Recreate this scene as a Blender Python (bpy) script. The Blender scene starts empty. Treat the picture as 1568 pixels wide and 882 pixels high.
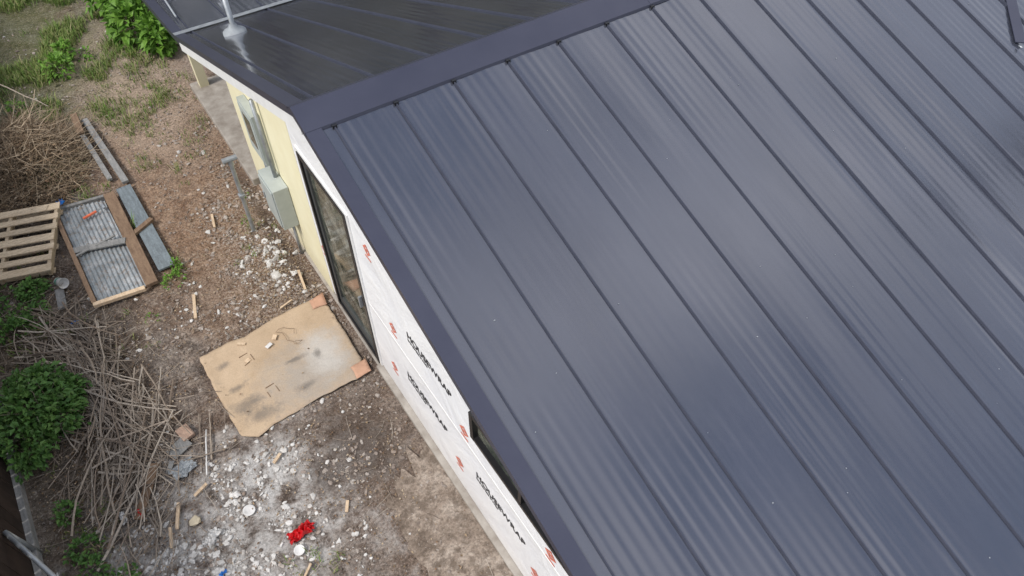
import bpy, math, random, bmesh
from mathutils import Vector, Matrix, noise
random.seed(7)
rnd=random.random
def ru(a,b): return a+(b-a)*rnd()
rg=random.gauss
scene=bpy.context.scene
COL=bpy.context.collection

# ------------------------------------------------------------ materials
class NT:
    def __init__(s,name):
        s.m=bpy.data.materials.new(name); s.m.use_nodes=True
        s.t=s.m.node_tree; s.t.nodes.clear()
        s.out=s.n('ShaderNodeOutputMaterial'); s.b=s.n('ShaderNodeBsdfPrincipled')
        s.l(s.b.outputs[0],s.out.inputs[0])
        s.geo=s.n('ShaderNodeNewGeometry'); s.pos=s.geo.outputs['Position']
    def n(s,t,**k):
        x=s.t.nodes.new(t)
        for a,v in k.items(): setattr(x,a,v)
        return x
    def l(s,a,b): s.t.links.new(a,b)
    def put(s,sock,v):
        if isinstance(v,bpy.types.NodeSocket): s.l(v,sock)
        else:
            if isinstance(v,tuple) and len(v)==3 and sock.type=='RGBA': v=v+(1,)
            sock.default_value=v
    def noise(s,scale,detail=4,rough=.55,vec=None,dist=0,stretch=None):
        x=s.n('ShaderNodeTexNoise'); x.inputs['Scale'].default_value=scale
        x.inputs['Detail'].default_value=detail; x.inputs['Roughness'].default_value=rough
        x.inputs['Distortion'].default_value=dist
        v=vec or s.pos
        if stretch:
            mp=s.n('ShaderNodeMapping'); mp.inputs['Scale'].default_value=stretch; s.l(v,mp.inputs[0]); v=mp.outputs[0]
        s.l(v,x.inputs['Vector']); return x.outputs['Fac']
    def ramp(s,f,stops,interp='LINEAR'):
        x=s.n('ShaderNodeValToRGB'); x.color_ramp.interpolation=interp
        e=x.color_ramp.elements
        while len(e)<len(stops): e.new(.5)
        for i,(p,c) in enumerate(stops):
            e[i].position=p; e[i].color=(c+(1,)) if isinstance(c,tuple) else (c,c,c,1)
        s.put(x.inputs[0],f); return x.outputs[0]
    def mix(s,f,a,b,mode='MIX'):
        x=s.n('ShaderNodeMix',data_type='RGBA',blend_type=mode)
        s.put(x.inputs[0],f); s.put(x.inputs[6],a); s.put(x.inputs[7],b); return x.outputs[2]
    def math(s,op,a,b=0.5,clamp=False):
        x=s.n('ShaderNodeMath',operation=op,use_clamp=clamp); s.put(x.inputs[0],a); s.put(x.inputs[1],b); return x.outputs[0]
    def spot(s,cx,cy,rx,ry,soft=.5,ns=None,amp=.6):
        mp=s.n('ShaderNodeVectorMath',operation='SUBTRACT'); s.l(s.pos,mp.inputs[0]); mp.inputs[1].default_value=(cx,cy,0)
        sc=s.n('ShaderNodeVectorMath',operation='MULTIPLY'); s.l(mp.outputs[0],sc.inputs[0]); sc.inputs[1].default_value=(1/rx,1/ry,0)
        ln=s.n('ShaderNodeVectorMath',operation='LENGTH'); s.l(sc.outputs[0],ln.inputs[0])
        v=ln.outputs['Value']
        if ns is not None: v=s.math('ADD',v,s.math('MULTIPLY',s.math('SUBTRACT',ns,.5),amp*2))
        mr=s.n('ShaderNodeMapRange'); s.l(v,mr.inputs[0])
        mr.inputs[1].default_value=1-soft; mr.inputs[2].default_value=1+soft; mr.inputs[3].default_value=1; mr.inputs[4].default_value=0
        return mr.outputs[0]
    def fin(s,col,rough=.85,bump=None,bs=.3,bd=.01,spec=.3,metal=0):
        s.put(s.b.inputs['Base Color'],col); s.put(s.b.inputs['Roughness'],rough)
        s.b.inputs['Specular IOR Level'].default_value=spec; s.b.inputs['Metallic'].default_value=metal
        if bump is not None:
            b=s.n('ShaderNodeBump'); b.inputs['Strength'].default_value=bs; b.inputs['Distance'].default_value=bd
            s.l(bump,b.inputs['Height']); s.l(b.outputs[0],s.b.inputs['Normal'])
        return s.m
def simple(name,c,c2=None,scale=20,rough=.7,spec=.3,metal=0,bs=.3,bd=.004,stretch=None):
    k=NT(name); n=k.noise(scale,5,.6,stretch=stretch)
    c2=c2 or tuple(v*.6 for v in c)
    return k.fin(k.ramp(n,[(.3,c2),(.7,c)]),rough,n,bs,bd,spec,metal)
def island(name,cols,rough=.8,trans=0,spec=.3,ns=30):
    k=NT(name); r=k.geo.outputs['Random Per Island']
    st=[(i/(len(cols)-1) if len(cols)>1 else 0,c) for i,c in enumerate(cols)]
    c=k.ramp(r,st); n=k.noise(ns,3)
    c=k.mix(.6,c,k.ramp(n,[(.3,.45),(.7,1.0)]),'MULTIPLY')
    k.fin(c,rough,n,.3,.004,spec)
    if trans:
        t=k.n('ShaderNodeBsdfTranslucent'); k.l(c,t.inputs[0]); mx=k.n('ShaderNodeMixShader'); mx.inputs[0].default_value=trans
        k.l(k.b.outputs[0],mx.inputs[1]); k.l(t.outputs[0],mx.inputs[2]); k.l(mx.outputs[0],k.out.inputs[0])
    return k.m

# ground
k=NT("dirt_ground")
nb=k.noise(1.1,6,.6); nm=k.noise(5,7,.7); nf=k.noise(34,6,.75); nff=k.noise(120,3,.7); nx=k.noise(2.6,7,.7,dist=.4); ng=k.noise(70,2,.6); ng2=k.noise(23,3,.6)
c=k.ramp(nm,[(.30,(.070,.049,.037)),(.47,(.20,.145,.113)),(.66,(.40,.325,.265))])
c=k.mix(k.ramp(nb,[(.42,0.0),(.60,.75)]),c,k.ramp(nm,[(.32,(.14,.115,.10)),(.63,(.40,.35,.31))]))
red=k.spot(.55,9.4,1.0,3.4,.45,nx,.7); c=k.mix(k.math('MULTIPLY',red,.85),c,k.ramp(nm,[(.3,(.23,.135,.085)),(.68,(.52,.35,.235))]))
pale=k.spot(.6,12.0,.9,2.4,.4,nx,.7); c=k.mix(k.math('MULTIPLY',pale,.6),c,(.60,.48,.38))
tan=k.spot(1.0,3.0,.75,1.6,.4,nx,.6); c=k.mix(k.math('MULTIPLY',tan,.5),c,(.28,.21,.165))
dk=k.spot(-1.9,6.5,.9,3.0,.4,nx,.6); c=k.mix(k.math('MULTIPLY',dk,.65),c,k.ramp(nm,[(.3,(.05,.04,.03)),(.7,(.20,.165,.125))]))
gr=k.spot(-1.1,14.4,1.5,3.2,.35,nx,.9); c=k.mix(k.math('MULTIPLY',gr,.6),c,(.12,.15,.05))
c=k.mix(.9,c,k.ramp(nf,[(.32,.26),(.5,.92),(.68,1.6)]),'MULTIPLY')
c=k.mix(k.ramp(ng,[(.63,0.0),(.69,.75)]),c,(.60,.55,.50))
c=k.mix(k.ramp(ng2,[(.63,0.0),(.69,.55)]),c,(.50,.45,.40))
c=k.mix(k.ramp(ng2,[(.30,.6),(.37,0.0)]),c,(.07,.05,.04))
wh=k.spot(-.70,3.75,1.1,1.0,.5,nx,1.5); wh2=k.spot(-.28,4.25,.46,.44,.5,nx,1.0)
whm=k.math('MULTIPLY',k.math('MAXIMUM',k.math('MULTIPLY',wh,.8),wh2),k.ramp(nm,[(.38,.05),(.56,1.0)]))
c=k.mix(whm,c,k.ramp(nf,[(.3,(.44,.425,.41)),(.6,(.80,.785,.77))]))
w3=k.spot(.95,7.1,.55,1.5,.5,nx,1.3); c=k.mix(k.math('MULTIPLY',k.math('MULTIPLY',w3,k.ramp(nf,[(.5,0.0),(.6,1.0)])),.7),c,(.62,.59,.55))
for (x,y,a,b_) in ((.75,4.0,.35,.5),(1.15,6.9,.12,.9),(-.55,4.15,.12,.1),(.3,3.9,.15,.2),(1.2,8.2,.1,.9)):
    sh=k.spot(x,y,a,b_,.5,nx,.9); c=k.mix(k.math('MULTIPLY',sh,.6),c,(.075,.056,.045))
far=k.spot(.5,8,9,12.5,.12); c=k.mix(far,k.ramp(nm,[(.3,(.030,.028,.016)),(.7,(.075,.07,.04))]),c)  # unseen outer ground, darkened for its reflection in the far roof slope
bump=k.math('ADD',nf,k.math('MULTIPLY',nff,.5))
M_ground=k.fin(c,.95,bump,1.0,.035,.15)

def roofmat(name,rough,coat,spec):
    k=NT(name)
    n1=k.noise(1.3,4,.6,stretch=(1.0,.35,1)); n2=k.noise(9,5,.7,stretch=(1,.25,1)); n3=k.noise(60,3,.6)
    c=k.ramp(n1,[(.3,(.068,.076,.108)),(.7,(.090,.099,.136))])
    c=k.mix(k.ramp(n2,[(.62,0.0),(.8,.30)]),c,(.12,.12,.13))
    c=k.mix(k.ramp(n3,[(.72,0.0),(.78,.3)]),c,(.2,.19,.18))
    bn=k.noise(2.2,2,.5,stretch=(2.2,.5,1))
    m=k.fin(c,k.ramp(n2,[(.3,rough),(.75,rough+.10)]),bn,.12,.05,spec,.5 if coat else .1)
    k.b.inputs['IOR'].default_value=1.7 if coat else 1.45
    if coat: k.b.inputs['Coat Weight'].default_value=coat; k.b.inputs['Coat Roughness'].default_value=.13; k.b.inputs['Coat IOR'].default_value=1.65
    return m
M_roof=roofmat("painted_metal_roofing",.17,.75,.9)
M_rib=simple("painted_seam_rib",(.060,.066,.092),(.045,.050,.070),10,.75,.12,0,bs=.05)
k=NT("painted_metal_trim"); n1=k.noise(2,4,.6)
M_trim=k.fin(k.ramp(n1,[(.3,(.050,.054,.085)),(.7,(.064,.068,.102))]),.35,n1,.05,.02,.6,.35)
k=NT("house_wrap_membrane"); n1=k.noise(1.4,5,.6,dist=.8); n2=k.noise(14,4,.6,stretch=(1,1,.3))
c=k.ramp(n1,[(.3,(.78,.79,.82)),(.7,(.88,.88,.88))])
c=k.mix(k.ramp(n2,[(.62,0.0),(.85,.25)]),c,(.5,.47,.43))
sep=k.n('ShaderNodeSeparateXYZ'); k.l(k.pos,sep.inputs[0])
low=k.n('ShaderNodeMapRange'); k.l(sep.outputs[2],low.inputs[0]); low.inputs[1].default_value=.0; low.inputs[2].default_value=.4; low.inputs[3].default_value=.45; low.inputs[4].default_value=0
c=k.mix(k.math('MULTIPLY',low.outputs[0],n2),c,(.38,.32,.26))
M_wrap=k.fin(c,.55,n1,.7,.06,.4)
k=NT("cream_painted_wall"); n1=k.noise(3,5,.6); n2=k.noise(50,3,.6)
c=k.ramp(n1,[(.3,(.80,.74,.50)),(.7,(.86,.81,.58))])
sep=k.n('ShaderNodeSeparateXYZ'); k.l(k.pos,sep.inputs[0])
low=k.n('ShaderNodeMapRange'); k.l(sep.outputs[2],low.inputs[0]); low.inputs[1].default_value=.0; low.inputs[2].default_value=.45; low.inputs[3].default_value=.6; low.inputs[4].default_value=0
c=k.mix(k.math('MULTIPLY',low.outputs[0],n1),c,(.40,.33,.22))
M_cream=k.fin(c,.8,n2,.4,.006,.3)
M_white=simple("white_painted_trim",(.84,.84,.83),(.74,.74,.74),8,.5,.4)
M_blackf=simple("black_window_frame",(.016,.016,.018),(.010,.010,.011),30,.35,.5)
M_sash=simple("dark_grey_sash",(.085,.09,.09),(.055,.06,.06),30,.4,.5)
k=NT("window_glass"); n=k.noise(2.6,7,.75,dist=1.0)
M_glass=k.fin(k.ramp(n,[(.35,(.02,.026,.023)),(.50,(.08,.09,.07)),(.62,(.24,.235,.19))]),.05,n,.05,.02,.9)  # mottled tones painted into the colour stand in for reflections
M_conc=simple("concrete",(.44,.41,.37),(.26,.23,.20),6,.9,.2,bs=.5)
k=NT("dusty_concrete_slab"); n1=k.noise(2.2,8,.75,dist=.2); n2=k.noise(40,4,.7); n3=k.noise(6,7,.75); n4=k.noise(75,2,.6)
c=k.ramp(n1,[(.36,(.14,.108,.085)),(.5,(.26,.21,.17)),(.64,(.43,.37,.315))]); c=k.mix(.8,c,k.ramp(n2,[(.3,.4),(.6,1.2)]),'MULTIPLY'); c=k.mix(k.ramp(n3,[(.50,0.0),(.60,.7)]),c,(.11,.085,.066)); c=k.mix(k.ramp(n4,[(.66,0.0),(.72,.6)]),c,(.58,.54,.49))
M_slab=k.fin(c,.95,n2,.6,.010,.2)
M_galv=simple("galvanised_steel",(.45,.48,.50),(.28,.30,.32),12,.45,.5,.5)
M_boxgrey=simple("grey_enamel_box",(.46,.50,.48),(.38,.42,.40),6,.5,.4)
k=NT("weathered_corrugated_metal"); n1=k.noise(4,6,.7,dist=.5); n2=k.noise(18,5,.75)
c=k.ramp(n1,[(.3,(.15,.175,.19)),(.5,(.29,.32,.34)),(.72,(.50,.51,.515))]); c=k.mix(k.ramp(n2,[(.50,0.0),(.66,.75)]),c,(.22,.155,.105))
M_corr=k.fin(c,.6,n2,.3,.004,.4,.2)
def wood(name,a,b,sc=6,st=(6,1,1)):
    k=NT(name); r=k.geo.outputs['Random Per Island']
    n=k.noise(sc,6,.7,stretch=st,dist=.4); n2=k.noise(40,3,.6)
    c=k.ramp(n,[(.25,b),(.7,a)]); c=k.mix(.5,c,k.ramp(r,[(0,.55),(1,1.15)]),'MULTIPLY'); c=k.mix(.4,c,k.ramp(n2,[(.3,.6),(.6,1.1)]),'MULTIPLY')
    return k.fin(c,.85,n,.4,.004,.2)
M_pallet=wood("pallet_pine",(.72,.60,.44),(.44,.33,.22),8,(1,6,1))
M_brownw=wood("old_brown_timber",(.33,.23,.155),(.15,.095,.065))
M_greyw=wood("weathered_grey_board",(.35,.345,.335),(.15,.155,.155))
M_bluew=wood("faded_blue_board",(.27,.32,.35),(.13,.15,.165))
M_newwood=wood("cut_pine_offcut",(.72,.57,.41),(.48,.35,.23))
M_fence=wood("dark_fence_boards",(.06,.042,.034),(.022,.016,.013),5,(1,1,.4))
M_stick=island("dead_wood_sticks",[(.20,.155,.12),(.44,.375,.31),(.29,.225,.175),(.60,.53,.45),(.13,.10,.08)],.9)
M_straw=island("dry_brush_stems",[(.14,.095,.06),(.40,.30,.20),(.24,.17,.11),(.58,.47,.34),(.09,.06,.04)],.9)
M_leafg=island("bush_leaves",[(.05,.12,.028),(.10,.22,.05),(.07,.165,.035),(.15,.28,.065),(.045,.095,.022)],.5)
M_treeleaf=island("tree_leaves",[(.03,.05,.018),(.05,.075,.028),(.04,.06,.02)],.7)
M_grass=island("grass_blades",[(.09,.19,.03),(.20,.32,.065),(.34,.34,.13),(.13,.25,.045),(.46,.40,.23)],.7)
M_bright=island("broad_weed_leaves",[(.15,.33,.04),(.25,.45,.08),(.11,.24,.035),(.20,.39,.05)],.5,.3)
M_peb=island("gravel_stones",[(.14,.11,.09),(.38,.32,.28),(.23,.185,.15),(.47,.42,.38),(.30,.235,.19),(.58,.55,.51)],.9,ns=60)
M_wpeb=island("plaster_rubble_lumps",[(.50,.485,.46),(.74,.73,.71),(.62,.60,.57),(.80,.79,.77)],.9,ns=60)
M_dleaf=island("dry_leaf_litter",[(.27,.165,.10),(.13,.09,.055),(.40,.29,.18),(.52,.43,.32)],.9,ns=50)
M_bark=simple("tree_bark",(.14,.10,.075),(.06,.045,.035),9,.95,.2)
k=NT("stained_cardboard"); n1=k.noise(2.2,6,.65,dist=.3); n2=k.noise(6,7,.8,dist=.3); n3=k.noise(70,3,.7); n4=k.noise(3.3,7,.7,dist=.8)
c=k.ramp(n1,[(.3,(.43,.32,.215)),(.7,(.55,.425,.30))])
s1=k.spot(.72,5.12,.5,.42,.6,n2,1.3); c=k.mix(k.math('MULTIPLY',s1,.7),c,(.34,.32,.295))
s4=k.spot(.92,5.3,.2,.3,.5,n2,.9); c=k.mix(k.math('MULTIPLY',s4,.7),c,(.56,.54,.51))
for (x,y,a,b) in [(-.12,5.75,.06,.04),(.85,5.32,.04,.07),(-.08,5.12,.14,.09),(.02,4.92,.15,.09),(-.08,5.38,.09,.04),(.55,4.98,.10,.04),(.62,5.38,.10,.03)]:
    c=k.mix(k.math('MULTIPLY',k.spot(x,y,a,b,.6,n2,2.2),.65),c,(.15,.135,.12))
c=k.mix(k.ramp(n4,[(.58,0.0),(.72,.5)]),c,(.30,.25,.20))
c=k.mix(.35,c,k.ramp(n3,[(.3,.6),(.6,1.1)]),'MULTIPLY')
M_card=k.fin(c,.9,n1,.4,.02,.2)
M_flap=simple("fresh_cardboard_flap",(.58,.35,.24),(.44,.26,.18),10,.9,.2)
M_red=simple("red_plastic",(.72,.015,.02),(.42,.008,.012),14,.4,.5)
M_wplast=simple("white_plastic",(.78,.78,.77),(.58,.57,.56),12,.45,.5)
M_green=simple("green_plastic",(.10,.36,.24),(.06,.25,.17),12,.4,.5)
M_blue=simple("blue_plastic",(.04,.25,.70),(.03,.16,.5),12,.4,.5)
M_orange=simple("orange_handle",(.75,.17,.07),(.5,.10,.05),12,.4,.5)
M_cyel=simple("pale_foam",(.68,.60,.44),(.5,.44,.33),12,.9,.2)
M_brick=simple("pale_brick",(.48,.34,.26),(.32,.22,.17),25,.9,.2)
M_logo=simple("wrap_print_red",(.76,.24,.17),(.66,.20,.14),30,.6,.3,bs=0)
M_text=simple("wrap_print_black",(.05,.05,.055),(.03,.03,.035),30,.6,.3,bs=0)
M_rubber=simple("grey_rubber_boot",(.36,.39,.41),(.26,.28,.30),20,.6,.3)

# ------------------------------------------------------------ mesh builder
class MB:
    def __init__(s): s.v=[];s.f=[];s.mi=[];s.mats=[];s.cur=0
    def mat(s,m):
        if m not in s.mats: s.mats.append(m)
        s.cur=s.mats.index(m)
    def add(s,vs,fs):
        b=len(s.v); s.v.extend([tuple(p) for p in vs])
        for f in fs: s.f.append(tuple(b+i for i in f)); s.mi.append(s.cur)
    def box(s,c,d,rz=0,rx=0,ry=0,taper=1):
        M=Matrix.Translation(c)@Matrix.Rotation(rz,4,'Z')@Matrix.Rotation(rx,4,'X')@Matrix.Rotation(ry,4,'Y')
        x,y,z=[q/2 for q in d]
        vs=[M@Vector(p) for p in [(-x,-y,-z),(x,-y,-z),(x,y,-z),(-x,y,-z),(-x*taper,-y*taper,z),(x*taper,-y*taper,z),(x*taper,y*taper,z),(-x*taper,y*taper,z)]]
        s.add(vs,[(0,3,2,1),(4,5,6,7),(0,1,5,4),(1,2,6,5),(2,3,7,6),(3,0,4,7)])
    def rbox(s,x0,x1,y0,y1,z0,z1): s.box(((x0+x1)/2,(y0+y1)/2,(z0+z1)/2),(x1-x0,y1-y0,z1-z0))
    def board(s,p0,p1,w,t,ex=0):
        p0=Vector(p0);p1=Vector(p1);d=(p1-p0).normalized();sd=d.cross(Vector((0,0,1))).normalized();up=sd.cross(d)
        vs=[]
        for p in (p0,p1):
            for a,b in ((-1,-1),(1,-1),(1,1),(-1,1)): vs.append(p+sd*w/2*a+up*t/2*b)
        s.add(vs,[(0,1,2,3),(7,6,5,4),(0,4,5,1),(1,5,6,2),(2,6,7,3),(3,7,4,0)])
    def tube(s,pts,rs,n=5,cap=True):
        vs=[];fs=[];m=len(pts)
        for i,p in enumerate(pts):
            p=Vector(p); d=(Vector(pts[min(i+1,m-1)])-Vector(pts[max(i-1,0)])).normalized()
            a=d.cross(Vector((0,0,1)) if abs(d.z)<.9 else Vector((1,0,0))).normalized(); b=d.cross(a)
            r=rs[i] if isinstance(rs,(list,tuple)) else rs
            for j in range(n):
                t=2*math.pi*j/n; vs.append(p+a*r*math.cos(t)+b*r*math.sin(t))
        for i in range(m-1):
            for j in range(n): fs.append((i*n+j,i*n+(j+1)%n,(i+1)*n+(j+1)%n,(i+1)*n+j))
        if cap: fs.append(tuple(range(n-1,-1,-1))); fs.append(tuple((m-1)*n+j for j in range(n)))
        s.add(vs,fs)
    def stick(s,p0,p1,r0,r1,bend=.04,n=4,seg=4):
        p0=Vector(p0);p1=Vector(p1);L=(p1-p0).length;pts=[];off=Vector((rg(0,1),rg(0,1),rg(0,.4)))*bend*L
        for i in range(seg+1):
            t=i/seg; pts.append(p0.lerp(p1,t)+off*math.sin(math.pi*t)+Vector((rg(0,1),rg(0,1),rg(0,.5)))*bend*.18*L*(0<i<seg))
        s.tube(pts,[r0+(r1-r0)*i/seg for i in range(seg+1)],n)
    def rock(s,c,r,sq=.6):
        R=Matrix.Rotation(ru(0,6.3),3,'Z')@Matrix.Rotation(rg(0,.3),3,'X'); sx,sy,sz=ru(.7,1.4),ru(.5,1.1),ru(.5,1)*sq
        c=Vector(c)
        s.add([c+R@Vector((p[0]*sx,p[1]*sy,p[2]*sz))*r*ru(.66,1.22) for p in ICO],ICF)
    def leaf(s,c,d,up,L,W,fold=.25):
        c=Vector(c);d=Vector(d).normalized();sd=d.cross(Vector(up));
        if sd.length<1e-3: sd=Vector((1,0,0))
        sd.normalize(); u=sd.cross(d)
        s.add([c,c+d*L*.45+sd*W/2+u*W*fold,c+d*L-u*L*.15,c+d*L*.45-sd*W/2+u*W*fold,c+d*L*.5],[(0,1,4),(1,2,4),(4,2,3),(0,4,3)])
    def lathe(s,prof,c,n=20,M=None):
        vs=[];fs=[]
        for r,z in prof:
            for j in range(n):
                t=2*math.pi*j/n; p=Vector((r*math.cos(t),r*math.sin(t),z))
                if M: p=M@p
                vs.append(Vector(c)+p)
        for i in range(len(prof)-1):
            for j in range(n): fs.append((i*n+j,i*n+(j+1)%n,(i+1)*n+(j+1)%n,(i+1)*n+j))
        s.add(vs,fs)
    def obj(s,name,parent=None,smooth=False,bevel=0):
        me=bpy.data.meshes.new(name); me.from_pydata(s.v,[],s.f)
        for m in s.mats: me.materials.append(m)
        me.polygons.foreach_set('material_index',s.mi)
        if smooth is True: smooth=[True]*len(s.f)
        if smooth: me.polygons.foreach_set('use_smooth',smooth)
        me.update(); o=bpy.data.objects.new(name,me); COL.objects.link(o)
        if parent: o.parent=parent
        if bevel:
            b=o.modifiers.new('bevel','BEVEL'); b.width=bevel; b.segments=2; b.limit_method='ANGLE'
        return o
ph=(1+5**.5)/2
ICO=[Vector(p).normalized() for p in [(-1,ph,0),(1,ph,0),(-1,-ph,0),(1,-ph,0),(0,-1,ph),(0,1,ph),(0,-1,-ph),(0,1,-ph),(ph,0,-1),(ph,0,1),(-ph,0,-1),(-ph,0,1)]]
ICF=[(0,11,5),(0,5,1),(0,1,7),(0,7,10),(0,10,11),(1,5,9),(5,11,4),(11,10,2),(10,7,6),(7,1,8),(3,9,4),(3,4,2),(3,2,6),(3,6,8),(3,8,9),(4,9,5),(2,4,11),(6,2,10),(8,6,7),(9,8,1)]
def empty(name):
    e=bpy.data.objects.new(name,None); COL.objects.link(e); return e
def new(m): b=MB(); b.mat(m); return b

# ------------------------------------------------------------ ground
def axis(lo,hi,step,far):
    a=[]; x=lo
    while x<=hi+1e-6: a.append(x); x+=step
    g=step; l=lo; L=[]
    while l>-far: g*=1.5; l-=g; L.append(l)
    g=step; h=hi; Rr=[]
    while h<far: g*=1.5; h+=g; Rr.append(h)
    return L[::-1]+a+Rr
def gz(x,y):
    f=1 if (-4<x<1.35 and 0<y<19) else 0
    if not f: return 0
    e=min(1,(1.35-x)/.2,(x+4),y,(19-y))
    return e*(noise.noise(Vector((x*1.1,y*1.1,0)))*.03+noise.noise(Vector((x*5,y*5,3)))*.016+noise.noise(Vector((x*17,y*17,7)))*.009)
X=axis(-4,2,.04,160);Y=axis(0,19,.05,200)
g=new(M_ground); g.v=[(x,y,gz(x,y)-.004) for y in Y for x in X]; nx_=len(X)
g.f=[(j*nx_+i,j*nx_+i+1,(j+1)*nx_+i+1,(j+1)*nx_+i) for j in range(len(Y)-1) for i in range(nx_-1)]; g.mi=[0]*len(g.f)
g.obj("ground",smooth=True)

# ------------------------------------------------------------ house
H=empty("gable_house")
RY,RZ=4.24,3.995; SN,SF=.3215,.374; RX0,RX1=1.05,15.0; YN=-1.3; YF=8.69
def zn(y): return RZ-SN*(RY-y)
def zf(y): return RZ-SF*(y-RY)
YP=11.7; SP=.177
def zp(y): return zf(YF)-SP*(y-YF)
PW=.467; XS=1.236
def panelroof(name,y0,y1,zfun,rowstep=.14,seed=0):
    b=new(M_roof); b.mat(M_rib); b.cur=0; xs=[(RX0,0.0,0,0),(XS-.012,0.0,0,0)]; x=XS; p=0
    while x<RX1-.3:
        xs+= [(x-.006,.0,0,0),(x-.004,.015,2,0),(x+.004,.015,2,0),(x+.006,.0,0,0)]
        nw=6; m=nw*6
        tilt=rg(0,.0018); bow=rg(.0006,.0018)
        for i in range(1,m):
            t=i/m; xx=x+.006+(PW-.012)*t
            env=min(1,t/.08,(1-t)/.08)
            amp=.00062*(.40+1.2*abs(noise.noise(Vector((xx*3.1,seed,2.2)))*2))
            xs.append((xx,env*amp*(1-math.cos(2*math.pi*nw*t))+tilt*math.sin(math.pi*2*t)*env+bow*math.sin(math.pi*t),1,p))
        x+=PW; p+=1
    ys=[]; n=max(2,int(abs(y1-y0)/rowstep))
    for i in range(n+1): ys.append(y0+(y1-y0)*i/n)
    for y in ys:
        for (xx,zz,pan,pi_) in xs:
            w=0
            if pan==1: w=noise.noise(Vector((xx*2.6,y*.8,5+pi_*3)))*.0030*math.sin(math.pi*max(0,min(1,((xx-XS)/PW)%1)))
            b.v.append((xx,y,zfun(y)+zz+w))
    m=len(xs); flip=(y1<y0); sm=[]
    for j in range(n):
        for i in range(m-1):
            q=(j*m+i,j*m+i+1,(j+1)*m+i+1,(j+1)*m+i)
            rib=(xs[i][2]==2 or xs[i+1][2]==2)
            b.f.append(q[::-1] if flip else q); b.mi.append(1 if rib else 0); sm.append(xs[i][2]==1 and xs[i+1][2]==1)
    return b.obj(name,H,smooth=sm)
for i,(nm,a,b_,fn) in enumerate((("roof_near_slope",YN,RY-.05,zn),("roof_far_slope",RY+.05,YF,zf),("porch_roof",YF+.02,YP,zp))): panelroof(nm,a,b_,fn,seed=i*7)
def deck(name,mat,pts,x0,x1,th=.05,drop=.012):
    b=new(mat); n=len(pts)
    for x in (x0,x1):
        for (y,z) in pts: b.v.append((x,y,z-drop))
        for (y,z) in pts: b.v.append((x,y,z-drop-th))
    fs=[]
    for i in range(n-1):
        fs+=[(i,i+1,2*n+i+1,2*n+i),(n+i,3*n+i,3*n+i+1,n+i+1),(i,n+i,n+i+1,i+1),(2*n+i,2*n+i+1,3*n+i+1,3*n+i)]
    fs+=[(0,2*n,3*n,n),(n-1,2*n-1,4*n-1,3*n-1)]
    b.f=fs;b.mi=[0]*len(fs); return b.obj(name,H)
prof=[(YN,zn(YN)),(RY,RZ),(YF,zf(YF)),(YP,zp(YP))]
deck("roof_deck",M_trim,prof,RX0+.003,RX1,.03,.008)
deck("rake_fascia_board",M_white,[(RY-.02,zn(RY-.02)),(RY,RZ),(YF,zf(YF))],RX0+.012,RX0+.036,.15,.045)
deck("near_rake_fascia",M_white,[(YN+.02,zn(YN+.02)),(RY-.02,zn(RY-.02))],RX0+.012,RX0+.036,.035,.042)
deck("porch_fascia_board",M_trim,[(YF,zf(YF)),(YP,zp(YP))],RX0+.012,RX0+.036,.10,.045)
deck("soffit",M_white,[(YN+.03,zn(YN+.03)),(RY,RZ),(YF,zf(YF))],RX0+.04,1.40,.012,.045)
b=new(M_trim)
for (ya,yb,fn) in ((YN,RY,zn),(RY,YF,zf),(YF,YP,zp)):
    for (xa,xb,za,zb) in ((RX0-.012,RX0-.002,-.05,.012),(RX0-.012,RX0+.10,.012,.018)):
        vs=[(xa,ya,fn(ya)+za),(xb,ya,fn(ya)+za),(xb,ya,fn(ya)+zb),(xa,ya,fn(ya)+zb)]
        vs+=[(v[0],yb,v[2]-fn(ya)+fn(yb)) for v in vs]
        b.add(vs,[(0,1,2,3),(7,6,5,4),(0,4,5,1),(1,5,6,2),(2,6,7,3),(3,7,4,0)])
b.obj("rake_trim",H)
b=new(M_trim)
def cap(pts,x0,x1,th=.004):
    n=len(pts); vs=[(x,y,z) for x in (x0,x1) for (y,z) in pts]+[(x,y,z-th) for x in (x0,x1) for (y,z) in pts]
    fs=[(i,i+1,n+i+1,n+i) for i in range(n-1)]+[(2*n+i,3*n+i,3*n+i+1,2*n+i+1) for i in range(n-1)]
    fs+=[(0,n,3*n,2*n),(n-1,3*n-1,4*n-1,2*n-1)]+[(i,2*n+i,2*n+i+1,i+1) for i in range(n-1)]+[(n+i,n+i+1,3*n+i+1,3*n+i) for i in range(n-1)]
    b.add(vs,fs)
h=.022
cp=[(RY-.222,zn(RY-.222)+.004),(RY-.215,zn(RY-.215)+h),(RY,RZ+h+.008),(RY+.07,zf(RY+.07)+h),(RY+.077,zf(RY+.077)+.004)]
x=RX0-.016;i=0
while x<RX1:
    cap([(p[0],p[1]+(.0025 if i%2 else 0)) for p in cp],x,min(x+3.05,RX1)); x+=3.0; i+=1
b.obj("ridge_cap",H)
b=new(M_galv); cap([(YF-.07,zf(YF-.07)+.022),(YF+.02,zp(YF+.02)+.026),(YF+.07,zp(YF+.07)+.020)],RX0-.01,RX1)
b.obj("pitch_break_flashing",H)
b=new(M_blackf)
x=XS
while x<12:
    b.box((x,RY-.232,zn(RY-.232)+.010),(.032,.022,.022)); x+=PW
b.obj("seam_end_closures",H)
b=new(M_galv)
for i in range(34):
    x=XS+PW*random.randint(0,12)+ru(.05,.4); y=ru(-.5,3.9); b.rock((x,y,zn(y)+.004),ru(.003,.006))
b.obj("roof_debris_specks",H)
b=new(M_trim)
b.board((7.02,2.38,zn(2.38)+.03),(8.8,4.3,zn(4.15)+.03),.09,.010)
b.mat(M_galv); b.rock((6.98,2.35,zn(2.35)+.03),.022)
b.obj("valley_flashing",H)

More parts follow.
